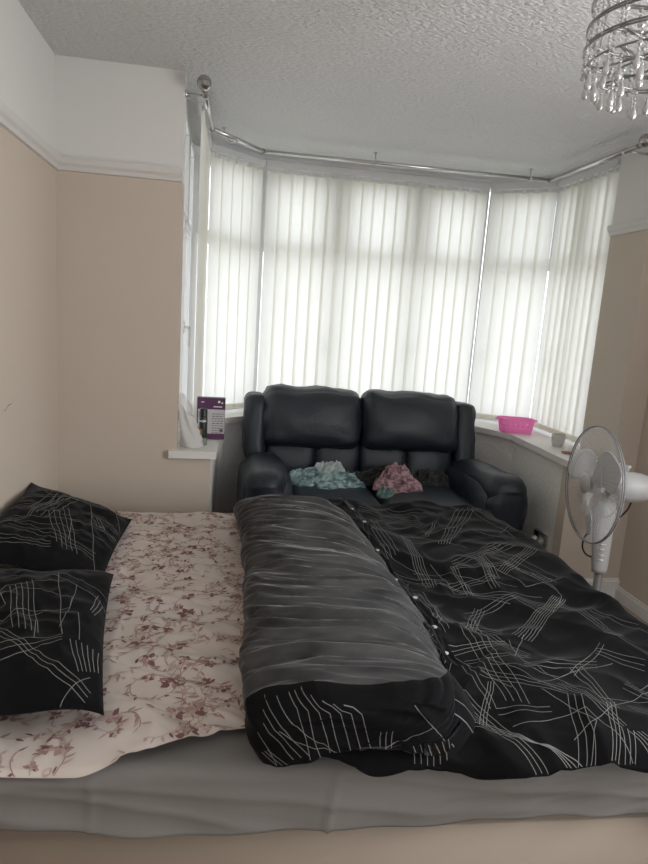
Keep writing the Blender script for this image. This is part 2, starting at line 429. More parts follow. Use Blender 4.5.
# curtain pole -----------------------------------------------------------
zr = 2.365
path = [Vector(p) for p in ((-.132, 2.985, zr), (-.112, 3.56, zr), (.168, 3.915, zr), (1.93, 3.875, zr), (1.944, 3.03, zr))]
pole = thing('curtain_pole', (.9, 3.9, zr), 'long bent chrome curtain pole following the bay just under the ceiling', 'curtain pole')
for a, b in zip(path, path[1:]):
    bm = bmesh.new(); d = (b-a).normalized(); tube(bm, [a+d*.012, b-d*.012], .0115, 14); obj('pole_section', bm, CHR, pole)
for p in path[1:4]:
    bm = bmesh.new(); bmesh.ops.create_uvsphere(bm, u_segments=14, v_segments=10, radius=.0155, matrix=T(*p)); obj('elbow_joint', bm, DCHR, pole)
for (a, b, t) in ((1, 2, .45), (2, 3, .39), (2, 3, .93), (0, 1, .1), (3, 4, .88)):
    p = path[a].lerp(path[b], t); d = (path[b]-path[a]).normalized(); bm = bmesh.new()
    tube(bm, [p-d*.010, p+d*.010], .0145, 14)
    if a == 0: tube(bm, [p, (XA, p.y+.012, zr)], .006, 8); lathe(bm, [(0, 0), (.018, 0), (.018, .007), (0, .007)], T(XA, p.y+.012, zr) @ Matrix.Rotation(PI/2, 4, 'Y'), 16)
    elif a == 3: tube(bm, [p, (XB, p.y, zr)], .007, 8); lathe(bm, [(0, 0), (.02, 0), (.02, .008), (0, .008)], T(XB-.008, p.y, zr) @ Matrix.Rotation(PI/2, 4, 'Y'), 16)
    else:
        q = p+Vector((-.07 if a == 1 else .05*(t > .9), .12, 0)); tube(bm, [p, p.lerp(q, .4)+Vector((0, 0, -.006)), (q.x, q.y, H-.03), (q.x, q.y, H)], .004, 8); lathe(bm, [(0, -.006), (.012, -.006), (.012, 0), (0, 0)], T(q.x, q.y, H), 16)
    obj('pole_bracket', bm, CHR, pole)
for p, s in ((path[0], Vector((0, -1, .15))), (path[-1], Vector((.1, -1, .1)))):
    bm = bmesh.new(); s = s.normalized(); tube(bm, [p, p+s*.018], .013, 14)
    obj('finial_collar', bm, DCHR, pole)
    bm = bmesh.new(); bmesh.ops.create_icosphere(bm, subdivisions=2, radius=.032, matrix=T(*(p+s*.046+Vector((0, 0, .012)))))
    obj('crystal_finial', bm, mat('cut crystal finial', (.42, .41, .40), .12, .85), pole, False)

# ================================================================ bed
GREYSH = mat('thin grey sheet fabric', (.215, .205, .195), .8, spec=.15, bump=(200, .2, .002, (1, 1, 1)))
DIV = mat('beige divan fabric', (.36, .30, .245), .9, spec=.1, bump=(300, .25, .002, (1, 1, 1)))
MATT = mat('mattress ticking', (.30, .29, .28), .85)
def near(x): return 1.185-.03*(x+.4)
bx0, bx1, byf = XL+.012, 1.235, 2.745
bm = bmesh.new(); prism(bm, [(bx0, near(bx0)-.02), (bx1+.01, near(bx1)-.02), (bx1+.01, byf), (bx0, byf)], .05, .398)
bmesh.ops.bevel(bm, geom=bm.edges[:], offset=.012, segments=2, affect='EDGES')
base = thing('divan_bed', (.25, 1.97, 0), 'beige fabric divan base under the mattress, along the bottom of the picture', 'bed')
obj('divan_box', bm, DIV, base)
for x in (bx0+.1, bx1-.1):
    for y in (1.3, 2.6):
        bm = bmesh.new(); lathe(bm, [(0, 0), (.02, 0), (.025, .05), (0, .05)], T(x, y, 0), 14); obj('leg', bm, BLK, base)
bm = bmesh.new(); rbox(bm, ((bx0+bx1)/2, (near(.25)+.012+byf)/2, .470), ((bx1-bx0)/2-.005, (byf-near(.25)-.02)/2, .069), .05, 12)
tag(obj('mattress', bm, MATT, origin=(.25, 1.97, .388)), 'mattress on the divan base, wrapped in grey and floral sheets', 'mattress')
# grey sheet draped over the side of the mattress
def hem(x):
    return .404+.006*sstep(0, .6, x)+.004*math.sin(x*3.1+.5)+.003*math.sin(x*9)+.035*sstep(.0, -.45, x)+.005*sstep(.5, .62, x)
def grey(u, v):
    x = bx0+.006+u*(bx1-bx0-.005); h = hem(x); r = .03
    top = .18; arc = r*PI/2; side = .5405-r-h; s = v*(top+arc+side)
    wr = .006*nz3(x*3, s*9, 2)+.006*ridge(x*1.0+s*2, s*13-x*1.2, 5)+.005*ridge(x*1.4, s*20-x*3, 8)+.004*ridge(x*3, s*30+x*6, 3)*sstep(.3, 1, x)
    yb = near(x)-.030; wr += .007*math.exp(-((x-.262-.02*math.sin(s*14))/.006)**2)+.003*math.exp(-((x+.23)/.008)**2)
    if s < top: return Vector((x, yb+r+top-s, .5415+.002*wr))
    s -= top
    if s < arc: a = s/r; return Vector((x, yb+r-r*math.sin(a)-wr*math.sin(a), .5415-r+r*math.cos(a)))
    s -= arc
    return Vector((x, yb-wr-.012*s/side*(1+.3*math.sin(x*7))-.004*math.sin(x*31)*s/side, .5415-r-s))
bm = bmesh.new(); grid(bm, 220, 60, grey)
gs = obj('bed_sheet', bm, GREYSH, origin=(.25, 1.2, .36))
gs.modifiers.new('thickness', 'SOLIDIFY').thickness = .0015
tag(gs, 'plain grey sheet hanging down the side of the mattress above the beige base', 'sheet')

# floral sheet
FS = mat('cream floral cotton', (.60, .52, .46), .85, spec=.15, extra=mottled((.62, .545, .48), (.66, .60, .575), 5))
FL1 = mat('dusty maroon print', (.22, .115, .12), .85, spec=.1)
FL2 = mat('faded rose print', (.40, .265, .24), .85, spec=.1)
FL3 = mat('pale mauve print', (.50, .40, .355), .85, spec=.1)
def shem(x):   # how far the sheet reaches past the mattress edge (negative: stops short on top)
    return .040-.006*math.sin(x*7)-.03*sstep(-.26, -.12, x)-.07*sstep(-.15, .09, x)
def wrk(x, y):
    d = sstep(2.4, 1.5, y)
    k = .5+.9*d
    q = .35*nz3(x*2.5, y*2.5)
    def cz(t, k2, sd): return max(0, 1-abs(noise.noise(Vector((t, k2, sd))))*3.0)
    a = .011*cz(x*4.5+y*8+q*2, y*1.2-x*1.5, 23)*d*sstep(-.35, -.05, x)+.007*cz(x*9+y*13+q*3, y*1.8-x*2, 43)*d*sstep(-.25, .1, x)+.0035*cz(x*11+y*3+q*3, y*5-x*3, 29)+.010*ridge(x*2.6+y*4.2+q, y*1.2-x*.8, 3)*k*sstep(-.35, -.1, x+.12*d)
    a += .007*ridge(x*5.5+y*7.5+q*2, y*2-x*1.5, 13)*d*sstep(-.4, -.1, x)
    b = .004*ridge(x*4+y*1, y*4-x*2, 9)+.006*nz3(x*4, y*4, 1)
    return a+b
def sheet(u, v):
    x = bx0+.01+u*(.42-bx0); r = .022; L = byf+.01-near(x)+.03; tot = L+shem(x); s = v*tot
    z = .5475
    yfar = byf+.02
    y = yfar-s
    if s < .03: return Vector((x, yfar-.0, z-.03+s)) + Vector((0, .004-s*.1, wrk(x, yfar)*s/.03))
    y = yfar-(s-.03)+.003
    ye = near(x)-.036
    wr = wrk(x, max(y, ye))
    if y > ye+r: return Vector((x, y, z+wr))
    a = min(PI/2, (ye+r-y)/r); 
    rest = max(0, (ye+r-y)-r*PI/2)
    return Vector((x, ye+r-r*math.sin(a)-wr*math.sin(a)-.008, z-r+r*math.cos(a)+wr*math.cos(a)-rest))
bm = bmesh.new(); grid(bm, 170, 230, sheet)
bv = bvh_bm(bm); rng = random.Random(21)
def smap(x, y): 
    if x > .40: return None
    return down(bv, x, y, .0010)
def blob(bm, cx, cy, a, l, wd, mi, pts=9, tipp=1.0):
    """leaf or petal outline printed on the cloth"""
    n = 6; up_, lo2 = [], []
    for i in range(n+1):
        t = i/n; ww = wd*math.sin(PI*t**.8)*tipp*.5*(1+rng.uniform(-.15, .15)); s = l*t
        ux, uy = math.cos(a), math.sin(a); bend = .18*l*t*t
        for lst, sg in ((up_, 1), (lo2, -1)):
            px = cx+ux*s-uy*(bend+sg*ww); py = cy+uy*s+ux*(bend+sg*ww)
            p = smap(px, py); 
            if p is None: return
            lst.append(p)
    U_ = [bm.verts.new(p) for p in up_]; L_ = [bm.verts.new(p) for p in lo2]
    for i in range(n):
        try: f = bm.faces.new((L_[i], L_[i+1], U_[i+1], U_[i])); f.material_index = mi
        except ValueError: pass
def flower(bm, cx, cy, s, full=True):
    n = rng.choice((5, 6)); a0 = rng.uniform(0, 6)
    for k in range(n):
        a = a0+k*2*PI/n+rng.uniform(-.15, .15)
        if rng.random() < .12: continue
        blob(bm, cx+.15*s*math.cos(a), cy+.15*s*math.sin(a), a, s*rng.uniform(.7, 1.05), s*rng.uniform(.5, .8), rng.choice((1, 1, 2, 2, 3)))
    for k in range(3):
        a = rng.uniform(0, 6); blob(bm, cx+.1*s*math.cos(a), cy+.1*s*math.sin(a), a, s*.6, s*.16, 1)
def sprig(bm, cx, cy, a, L):
    x, y = cx, cy; turn = rng.choice((-1, 1))*rng.uniform(.15, .32); pts = [(x, y)]
    st = L/9
    for k in range(9):
        a += turn; x += math.cos(a)*st; y += math.sin(a)*st; pts.append((x, y))
        if k % 2 == 0 or rng.random() < .6:
            sd = rng.choice((-1, 1)); blob(bm, x, y, a+sd*rng.uniform(.5, 1.1), rng.uniform(.010, .030), rng.uniform(.004, .010), rng.choice((1, 2, 2, 3, 3, 3)))
    strip(bm, pts, .0022, smap, rng.choice((2, 3)))
    return x, y, a
gx = bx0+.06; 
while gx < .36:
    gy = 1.10+rng.random()*.06
    while gy < 2.78:
        cx = gx+rng.uniform(-.035, .035); cy = gy+rng.uniform(-.025, .025)
        k = rng.random()
        if k < .75:
            flower(bm, cx, cy, rng.uniform(.015, .028))
            for q in range(rng.choice((2, 2, 3))): sprig(bm, cx, cy, rng.uniform(0, 6.3), rng.uniform(.09, .16))
        else:
            sprig(bm, cx, cy, rng.uniform(0, 6.3), .15); flower(bm, cx+.04, cy+.02, .018)
        gy += rng.uniform(.075, .11)
    gx += .082
# crease and hem seam
tag(obj('floral_sheet', bm, [FS, FL1, FL2, FL3], origin=(-.2, 1.9, .55)), 'cream cotton bed sheet printed with dusty maroon flowers, lying between pillows and duvet', 'sheet')

# duvet -----------------------------------------------------------------
DUV = mat('black cotton print', (.006, .006, .007), .85, spec=.08, bump=(220, .15, .002, (1, 1, 1)))
LIN = mat('white printed line', (.22, .22, .215), .8, spec=.1)
GRE = mat('faded charcoal duvet reverse', (.07, .07, .07), .8, spec=.2, bump=(220, .2, .002, (1, 1, 1)), extra=mottled((.028, .028, .029), (.085, .085, .085), 14, 7, (.5, 1.5, 1)))
GRE.node_tree.nodes['Principled BSDF'].inputs['Sheen Weight'].default_value = .5
GRE.node_tree.nodes['Principled BSDF'].inputs['Sheen Roughness'].default_value = .35
GRE.node_tree.nodes['Principled BSDF'].inputs['Sheen Tint'].default_value = (.6, .6, .62, 1)
DUV.node_tree.nodes['Principled BSDF'].inputs['Sheen Weight'].default_value = .10
DUV.node_tree.nodes['Principled BSDF'].inputs['Sheen Roughness'].default_value = .3
FXR = 1.255
def dh(x, y):
    """height of the spread part of the duvet above the mattress"""
    q = .3*nz3(x*2, y*2, 7)
    h = .580+.014*nz3(x*2.6, y*2.6, 4)+.021*ridge(x*1.3+y*1.4+q, y*.9-x*1.0, 11)+.014*ridge(x*3.4+y*1.6+q, y*2.4-x*.9, 2)+.008*ridge(x*2.6-y*5.2+q*2, y*1.6+x*1.4, 16)+.012*max(0, 1-3.6*abs(nz3(x*3.2+y*4.4+q*2, y*1.6-x*1.2, 26)))+.009*max(0, 1-3.6*abs(nz3(x*7-y*3+q*3, y*4+x*2, 36)))
    h += .02*sstep(.75, .52, x)*sstep(1.1, 1.6, y)
    return h
def dnear(x): return near(x)-.052-.012*math.sin(x*9+1)
def duv(u, v):
    # arc-length style parameters with roll-offs on three sides
    x = .215+u*(1.36-.215+.16); y = 1.02+v*(2.95-1.02)
    r = .055; dz = 0; X, Y = x, y
    ex = x-(FXR-r*.2)
    if ex > 0:
        a = min(PI/2, ex/r); X = FXR-r*.2+r*math.sin(a)+.01*nz3(y*4, x*5, 3); dz -= r*(1-math.cos(a))+max(0, ex-r*PI/2)
    yn = dnear(X)+r*.6
    ey = yn-y
    if ey > 0:
        a = min(PI/2, ey/r); Y = yn-r*math.sin(a); dz -= min(r*(1-math.cos(a))+max(0, ey-r*PI/2), .040*sstep(.2, .33, x)+.008+.010*math.sin(x*14)*sstep(.3, .5, x)+.008*math.sin(x*5.3)*sstep(.3, .5, x))
        Y -= .006*math.sin(x*22)*min(1, ey/.08)
    yf = 2.745-.03*sstep(.9, .4, x)
    fy = y-yf
    if fy > 0:
        a = min(PI/2, fy/r); Y = yf+r*math.sin(a); dz -= r*(1-math.cos(a))+max(0, fy-r*PI/2)
        Y += .008*math.sin(x*17)*min(1, fy/.08)
    return Vector((X, Y, dh(x, y)+dz))
dv = thing('duvet', (.75, 1.95, .55), 'black duvet with thin white line print, folded back to show its grey reverse', 'duvet')
bm = bmesh.new(); grid(bm, 230, 320, duv)
bv2 = bvh_bm(bm)
dmap = lambda x, y: down(bv2, x, y, .0013)
def wob(p, q, rngl, amp=.012):
    P = Vector(p); Q = Vector(q); n = (Q-P); k = max(2, int(n.length/.04)); s = Vector((-n.y, n.x)).normalized() if n.length else Vector((0, 0))
    ph = rngl
    return [P.lerp(Q, i/k)+s*amp*math.sin(i*1.3+ph)*min(1, i, k-i) for i in range(k+1)]
GR = [[(1.073, 2.67), (0.86, 2.27), (1.167, 2.675), (0.91, 2.271), 5], [(0.71, 2.287), (0.672, 1.889), (0.735, 2.245), (0.712, 1.905), 5], [(0.855, 1.583), (1.063, 1.782), (0.902, 1.559), (1.103, 1.767), 7], [(0.918, 2.051), (0.893, 1.858), (0.944, 2.051), (0.917, 1.858), 3], [(0.592, 1.859), (0.537, 1.739), (0.609, 1.859), (0.559, 1.739), 3], [(0.783, 1.722), (0.698, 1.576), (0.81, 1.709), (0.73, 1.575), 4], [(0.677, 1.537), (0.669, 1.272), (0.739, 1.58), (0.717, 1.258), 4], [(0.535, 1.229), (0.778, 1.035), (0.515, 1.187), (0.799, 1.058), 4], [(0.648, 1.301), (0.583, 1.184), (0.663, 1.301), (0.599, 1.183), 3], [(0.9, 1.351), (0.893, 1.196), (0.937, 1.367), (0.917, 1.202), 3], [(0.893, 1.196), (0.82, 1.056), (0.917, 1.202), (0.839, 1.061), 3], [(1.051, 1.488), (0.907, 1.364), (1.053, 1.472), (0.91, 1.35), 2], [(0.803, 1.391), (0.984, 1.413), (0.79, 1.364), (0.962, 1.376), 3], [(0.574, 1.739), (0.592, 1.523), (0.646, 1.786), (0.654, 1.594), 5], [(0.572, 2.433), (0.598, 2.112), (0.629, 2.46), (0.649, 2.161), 4], [(0.848, 2.069), (1.055, 2.221), (0.833, 1.997), (1.053, 2.159), 4], [(0.795, 1.127), (1.061, 1.283), (0.795, 1.127), (1.061, 1.283), 1], [(0.42, 1.165), (0.405, 1.051), (0.486, 1.168), (0.478, 1.055), 6], [(1.05, 1.472), (1.134, 1.418), (1.034, 1.447), (1.107, 1.38), 3], [(1.053, 2.159), (1.149, 1.938), (1.003, 2.07), (1.099, 1.857), 3], [(1.001, 1.285), (1.033, 1.243), (1.028, 1.314), (1.061, 1.283), 3], [(0.782, 1.295), (0.897, 1.351), (0.782, 1.295), (0.897, 1.351), 1]]
# further runs of the print
GR += [[(.66, 1.60), (.80, 1.45), (.69, 1.62), (.82, 1.47), 3], [(.62, 2.60), (.80, 2.45), (.64, 2.66), (.84, 2.50), 4], [(.70, 1.98), (.95, 1.86), (.70, 1.98), (.95, 1.86), 1],
       [(.93, 2.45), (1.12, 2.30), (.93, 2.45), (1.12, 2.30), 1], [(1.13, 2.62), (1.19, 2.35), (1.13, 2.62), (1.19, 2.35), 1], [(.74, 2.69), (.93, 2.63), (.75, 2.66), (.92, 2.60), 2],
       [(1.10, 1.77), (1.24, 1.62), (1.11, 1.74), (1.24, 1.57), 2], [(.60, 1.45), (.69, 1.30), (.60, 1.45), (.69, 1.30), 1], [(.72, 1.88), (.88, 1.78), (.74, 1.86), (.89, 1.75), 2],
       [(.98, 1.20), (1.20, 1.12), (.98, 1.17), (1.20, 1.08), 3], [(1.06, 1.30), (1.22, 1.40), (1.06, 1.30), (1.22, 1.40), 1], [(1.12, 1.10), (1.2, 1.3), (1.14, 1.09), (1.22, 1.29), 3],
       [(.70, 1.40), (.80, 1.27), (.70, 1.40), (.80, 1.27), 1], [(.98, 1.98), (1.16, 2.16), (1.0, 1.95), (1.18, 2.12), 5], [(.78, 2.32), (.92, 2.20), (.78, 2.32), (.92, 2.20), 1],
       [(.60, 1.95), (.72, 1.90), (.60, 1.93), (.72, 1.87), 2], [(.86, 1.55), (.78, 1.43), (.86, 1.55), (.78, 1.43), 1], [(.52, 2.25), (.68, 2.0), (.52, 2.25), (.68, 2.0), 1], [(.80, 1.82), (1.02, 1.80), (.80, 1.82), (1.02, 1.80), 1],
       [(.62, 1.12), (.70, 1.02), (.64, 1.13), (.72, 1.03), 3], [(.90, 1.10), (.97, 1.0), (.93, 1.10), (1.0, 1.0), 4]]
def lay(bm, groups, fn, mi, wd=.0015, amp=.0025):
    for gi_, g in enumerate(groups):
        n = g[4]
        for k in range(n):
            t = k/(n-1) if n > 1 else 0
            p = Vector(g[0]).lerp(Vector(g[2]), t); q = Vector(g[1]).lerp(Vector(g[3]), t)
            strip(bm, wob(p, q, gi_*1.7, amp), wd, fn, mi)
rng = random.Random(33)
def zigzags(n, x0, x1, y0, y1, seg=.22):
    o = []
    for _ in range(n):
        p = Vector((rng.uniform(x0, x1), rng.uniform(y0, y1))); a = rng.uniform(0, 2*PI); m = rng.choice((1, 1, 1, 2, 3)); gap = rng.uniform(.010, .015)
        for k in range(rng.choice((2, 3))):
            L = rng.uniform(.5, 1)*seg; d = Vector((math.cos(a), math.sin(a))); q = p+d*L; nn = Vector((-d.y, d.x))*gap*(m-1)
            o.append([p, q, p+nn, q+nn*rng.uniform(.5, 1.4), m]); p = q; a += rng.choice((-1, 1))*rng.uniform(.7, 1.5)
    return o
GR = [[Vector(g[0])*1.12-Vector(g[1])*.12, Vector(g[1])*1.12-Vector(g[0])*.12, Vector(g[2])*1.12-Vector(g[3])*.12, Vector(g[3])*1.12-Vector(g[2])*.12, g[4]] for g in GR]
GR += zigzags(20, .56, 1.2, 1.1, 2.6)
lay(bm, GR, dmap, 1)
obj('printed_side', bm, [DUV, LIN], dv)
# the rolled-back part
RX0, RX1, RZB = .075, .525, .552
def rcs(th, y):
    """cross-section of the roll at depth y, th 0..1 round from bottom left over the top to the right edge"""
    e = sstep(2.72, 2.42, y)              # falls away at the far end
    top = .722-.10*(1-e)-.006*sstep(1.6, 1.2, y)
    x0 = RX0+.012*math.sin(y*4)+.01*(1-e); x1 = RX1+.03*sstep(2.2, 1.3, y)-.02*(1-e)
    a = PI*(1.14-1.22*th)                 # from beyond pi down to below 0
    cx = (x0+x1)/2; rx = (x1-x0)/2; zc = RZB+(top-RZB)*.46
    ca, sa = math.cos(a), math.sin(a)
    px = cx+rx*math.copysign(abs(ca)**.72, ca)
    rz = (top-zc) if sa > 0 else (zc-RZB)
    pz = zc+rz*math.copysign(abs(sa)**.8, sa)
    pz -= .045*sstep(.60, 1.0, th)*(1 if sa > 0 else 0)
    n = Vector((ca, 0, max(sa, 0)+.2)).normalized(); lowamp = .35+.65*sstep(.05, .30, th)
    s = th*.62
    q = .5*nz3(s*3, y*2, 1)
    def cr_(t, k2, sd): return max(0, 1-abs(noise.noise(Vector((t, k2, sd))))*3.2)
    wr = .016*cr_(y*3.4+s*2.6+q, s*1.3, 4)+.013*cr_(y*7+s*4.2+q*1.6, s*1.9-y*.5, 7)+.012*cr_(y*13+s*7+q*2.4, s*2.2, 2)+.009*cr_(y*24+s*12+q*4, s*4-y, 12)+.005*cr_(y*44+s*22+q*7, s*7, 19)+.010*nz3(s*4, y*4, 3)
    return Vector((px, y, pz))+n*(wr*lowamp-.012)
def yb(th):   # where the grey reverse gives way to the printed face at the near end
    return 1.20-.045*math.exp(-((th-.55)/.16)**2)+.20*sstep(.66, .90, th)
def lin(u, v):
    y = 2.75+(yb(u)-2.75)*v
    p = rcs(u, y)
    if v < .06: p.y += 0; p.z -= .05*(1-v/.06)**2
    return p
bm = bmesh.new(); V = grid(bm, 140, 380, lin)
for edge in (0,):     # close the far end
    cvert = bm.verts.new((.28, 2.755, .58)); 
    for i in range(140): bm.faces.new((V[i+1][0], V[i][0], cvert))
lining = obj('folded_reverse', bm, GRE, dv)
def cap_(u, v):
    th = u; y0 = yb(th); p0 = rcs(th, y0)
    yend = dnear(.3)-.022; cx, cz = .29, .625
    a = v*PI/2*1.02; k = math.cos(min(a, PI/2)); 
    kk = k**.38 if k > 0 else 0
    d = Vector((p0.x-cx, 0, p0.z-cz))
    y = y0+(yend-y0)*math.sin(min(a, PI/2))**.8 - .012*ridge(p0.x*9*kk, p0.z*9*kk+v*2, 3)*v
    return Vector((cx+d.x*kk, y, cz+d.z*kk-(.004+.022*sstep(0, -.04, d.z*kk))*sstep(0, .5, v)))+Vector((0, 0, 0.006*nz3(u*9, v*7)))*v
bm = bmesh.new(); grid(bm, 140, 40, cap_)
bv3 = bvh_bm(bm)
def cmap(x, z):
    h = bv3.ray_cast(Vector((x, .2, z)), Vector((0, 1, 0)))
    return None if h[0] is None else h[0]+Vector((0, -.0012, .0006))
cg = [[(.10, .66), (.16, .60), (.10, .69), (.19, .61), 3], [(.33, .655), (.335, .55), (.355, .655), (.355, .55), 3], [(.11, .61), (.20, .565), (.10, .60), (.17, .556), 3]]
for k in range(7):
    x = .165+.021*k; cg.append([(x-.035, .715-.002*k), (x, .690), (x-.035, .72), (x, .69), 1]); cg.append([(x, .690), (x+.028, .60), (x, .69), (x+.028, .6), 1])
cg += [[(.12, .70), (.28, .58), (.12, .7), (.28, .58), 1], [(.40, .70), (.47, .62), (.4, .7), (.47, .62), 1]]
cg += [[(.09, .64), (.13, .58), (.09, .64), (.13, .58), 1], [(.13, .655), (.20, .625), (.13, .655), (.20, .625), 1], [(.20, .625), (.30, .60), (.2, .625), (.3, .6), 1], [(.30, .60), (.44, .655), (.3, .6), (.44, .655), 1]]
for k in range(6): cg.append([(.40+.016*k, .62), (.43+.016*k, .55), (.4, .6), (.43, .55), 1])
for g in cg: g[2] = g[2] if g[4] > 1 else g[0]; g[3] = g[3] if g[4] > 1 else g[1]
lay(bm, cg, cmap, 1, .0014, .003)
obj('rolled_end', bm, [DUV, LIN], dv)
# the printed corner that peeps out beyond the roll at the near end
def lobe(u, v):
    a = 2*PI*u; r = v
    cx, cy = .475, 1.27; X = cx+.125*r*math.cos(a)*(1+.15*math.cos(a)); Y = cy+.165*r*math.sin(a)
    X = cx+.125*r*math.cos(a); z = .575+.095*(1-r**2.6)+.012*nz3(X*9, Y*9, 2)+.009*ridge(X*8+Y*6, Y*5, 3)
    return Vector((X, Y, z))
bm = bmesh.new(); grid(bm, 60, 30, lobe, closeu=True)
bmesh.ops.remove_doubles(bm, verts=bm.verts[:], dist=1e-5); bv4 = bvh_bm(bm); lm = lambda x, y: down(bv4, x, y, .0012)
lay(bm, [[(.50, 1.40), (.57, 1.36), (.50, 1.40), (.57, 1.36), 1], [(.45, 1.36), (.52, 1.30), (.45, 1.36), (.52, 1.30), 1], [(.52, 1.30), (.50, 1.18), (.52, 1.30), (.50, 1.18), 1], [(.46, 1.21), (.59, 1.17), (.45, 1.18), (.58, 1.14), 2], [(.43, 1.15), (.50, 1.12), (.43, 1.15), (.50, 1.12), 1]], lm, 1, .0018, .004)
obj('turned_corner', bm, [DUV, LIN], dv)
# button band along the lining edge
bm = bmesh.new()
def band(u, v):
    y = 2.66-u*1.30; x = RX1+.006+.03*sstep(2.2, 1.3, y)+v*.042
    p = down(bv2, x, y, .006); z = p.z if p else .6
    return Vector((x+.006*math.sin(y*25)*v, y, z+.010+.008*ridge(y*9, v*2, 4)+.012*(1-v)))
grid(bm, 160, 8, band); bvb = bvh_bm(bm)
strip(bm, [(RX1+.015+.03*sstep(2.2, 1.3, y), y) for y in [2.64-.02*i for i in range(63)]], .002, lambda x, y: down(bvb, x, y, .0012), 1)
ob = obj('button_band', bm, [DUV, GRE], dv); ob['label'] = 'black edge band of the duvet opening with pale buttons'
for y in (2.52, 2.28, 2.06, 1.84, 1.66, 1.50, 1.41):
    x = RX1+.026+.03*sstep(2.2, 1.3, y); p = down(bvb, x, y, .0)
    if p is None: continue
    bm = bmesh.new(); lathe(bm, [(0, 0), (.0068, 0), (.0072, .0018), (.0055, .003), (.0035, .0022), (0, .0022)], T(p.x, p.y, p.z), 14)
    obj('button', bm, mat('clear button', (.55, .55, .54), .25), dv)

# pillows ---------------------------------------------------------------
def pillow(c, hx, hy, h, tilt, yawr, seed, groups, label, sag=0):
    root = thing('pillow', c, label, 'pillow', 'pillows at the head of the bed')
    mt = Matrix.Translation(c) @ Matrix.Rotation(yawr, 4, 'Z') @ Matrix.Rotation(tilt, 4, 'Y')
    def half(sg):
        def fn(u, v):
            a = u*2-1; b = v*2-1
            # pinched outline with ears at the corners
            ex = 1-.045*(1-b*b)**1+.02*b*b; ey = 1-.05*(1-a*a)+.02*a*a
            x = a*hx*ex*1.0; y = b*hy*ey
            t = max(0, (1-abs(a)**2.6))**.55*max(0, (1-abs(b)**3.2))**.55
            z = sg*h*t
            if sg > 0:
                z += t*(.012*ridge(a*1.2+seed, b*1.6+a, seed)+.010*nz3(a*2, b*2, seed)+.008*ridge(a*3+b*2, b*4-a*2, seed+3))-.006*t
            else: z *= .55
            z += .008*math.sin(a*5+seed)*abs(b)**6+.006*math.sin(b*6+seed)*abs(a)**6
            return mt @ Vector((x, y, z))
        return fn
    bm = bmesh.new(); grid(bm, 70, 90, half(1)); n0 = len(bm.faces)
    b = bvh_bm(bm)
    mp = lambda x, y: down(b, x, y, .0013)
    t = bmesh.new(); grid(t, 40, 50, half(-1)); 
    lay(bm, groups+zigzags(7, c[0]-.15, c[0]+.15, c[1]-.25, c[1]+.25, .17), mp, 1, .0015, .002)
    merge(bm, t, 0); bmesh.ops.remove_doubles(bm, verts=bm.verts[:], dist=2e-5)
    obj('pillowcase', bm, [DUV, LIN], root)
    return root
PG = [[(-0.609, 2.65), (-0.652, 2.216), (-0.509, 2.6), (-0.584, 2.168), 5], [(-0.595, 2.249), (-0.507, 2.014), (-0.546, 2.328), (-0.444, 2.007), 5], [(-0.507, 2.514), (-0.384, 1.97), (-0.507, 2.514), (-0.384, 1.97), 1], [(-0.70, 2.373), (-0.40, 2.515), (-0.70, 2.317), (-0.41, 2.57), 2],
      [(-.70, 2.12), (-.36, 2.28), (-.70, 2.09), (-.36, 2.20), 2], [(-.44, 2.60), (-.35, 2.30), (-.44, 2.60), (-.35, 2.3), 1], [(-.68, 2.05), (-.40, 2.03), (-.66, 2.10), (-.40, 2.07), 3], [(-.55, 2.45), (-.33, 2.52), (-.55, 2.45), (-.33, 2.52), 1], [(-.70, 2.5), (-.62, 2.4), (-.70, 2.5), (-.62, 2.4), 1]]
pillow((-.553, 2.235, .645), .205, .352, .060, math.radians(20), math.radians(0), 1.3, PG, 'black line-print pillow at the far side of the bed, leaning on the left wall')
PG2 = [[(-0.544, 1.683), (-0.467, 1.46), (-0.502, 1.733), (-0.412, 1.458), 5], [(-0.459, 1.835), (-0.357, 1.457), (-0.459, 1.835), (-0.357, 1.457), 1], [(-0.336, 1.442), (-0.294, 1.334), (-0.272, 1.44), (-0.258, 1.365), 6], [(-0.474, 1.394), (-0.357, 1.457), (-0.457, 1.34), (-0.352, 1.434), 3], [(-0.496, 1.461), (-0.259, 1.286), (-0.484, 1.424), (-0.264, 1.257), 3], [(-0.607, 1.799), (-0.459, 1.856), (-0.594, 1.759), (-0.445, 1.799), 2], [(-0.325, 1.611), (-0.328, 1.732), (-0.313, 1.599), (-0.31, 1.694), 3], [(-0.328, 1.215), (-0.269, 1.333), (-0.328, 1.215), (-0.269, 1.333), 1],
       [(-.60, 1.42), (-.46, 1.30), (-.62, 1.40), (-.46, 1.27), 3], [(-.46, 1.83), (-.29, 1.74), (-.46, 1.80), (-.29, 1.68), 2], [(-.66, 1.60), (-.5, 1.5), (-.66, 1.57), (-.5, 1.46), 3]]
pillow((-.497, 1.575, .622), .222, .358, .066, math.radians(4), math.radians(8), 4.1, PG2, 'black line-print pillow at the near side of the bed, lying flat on the floral sheet')

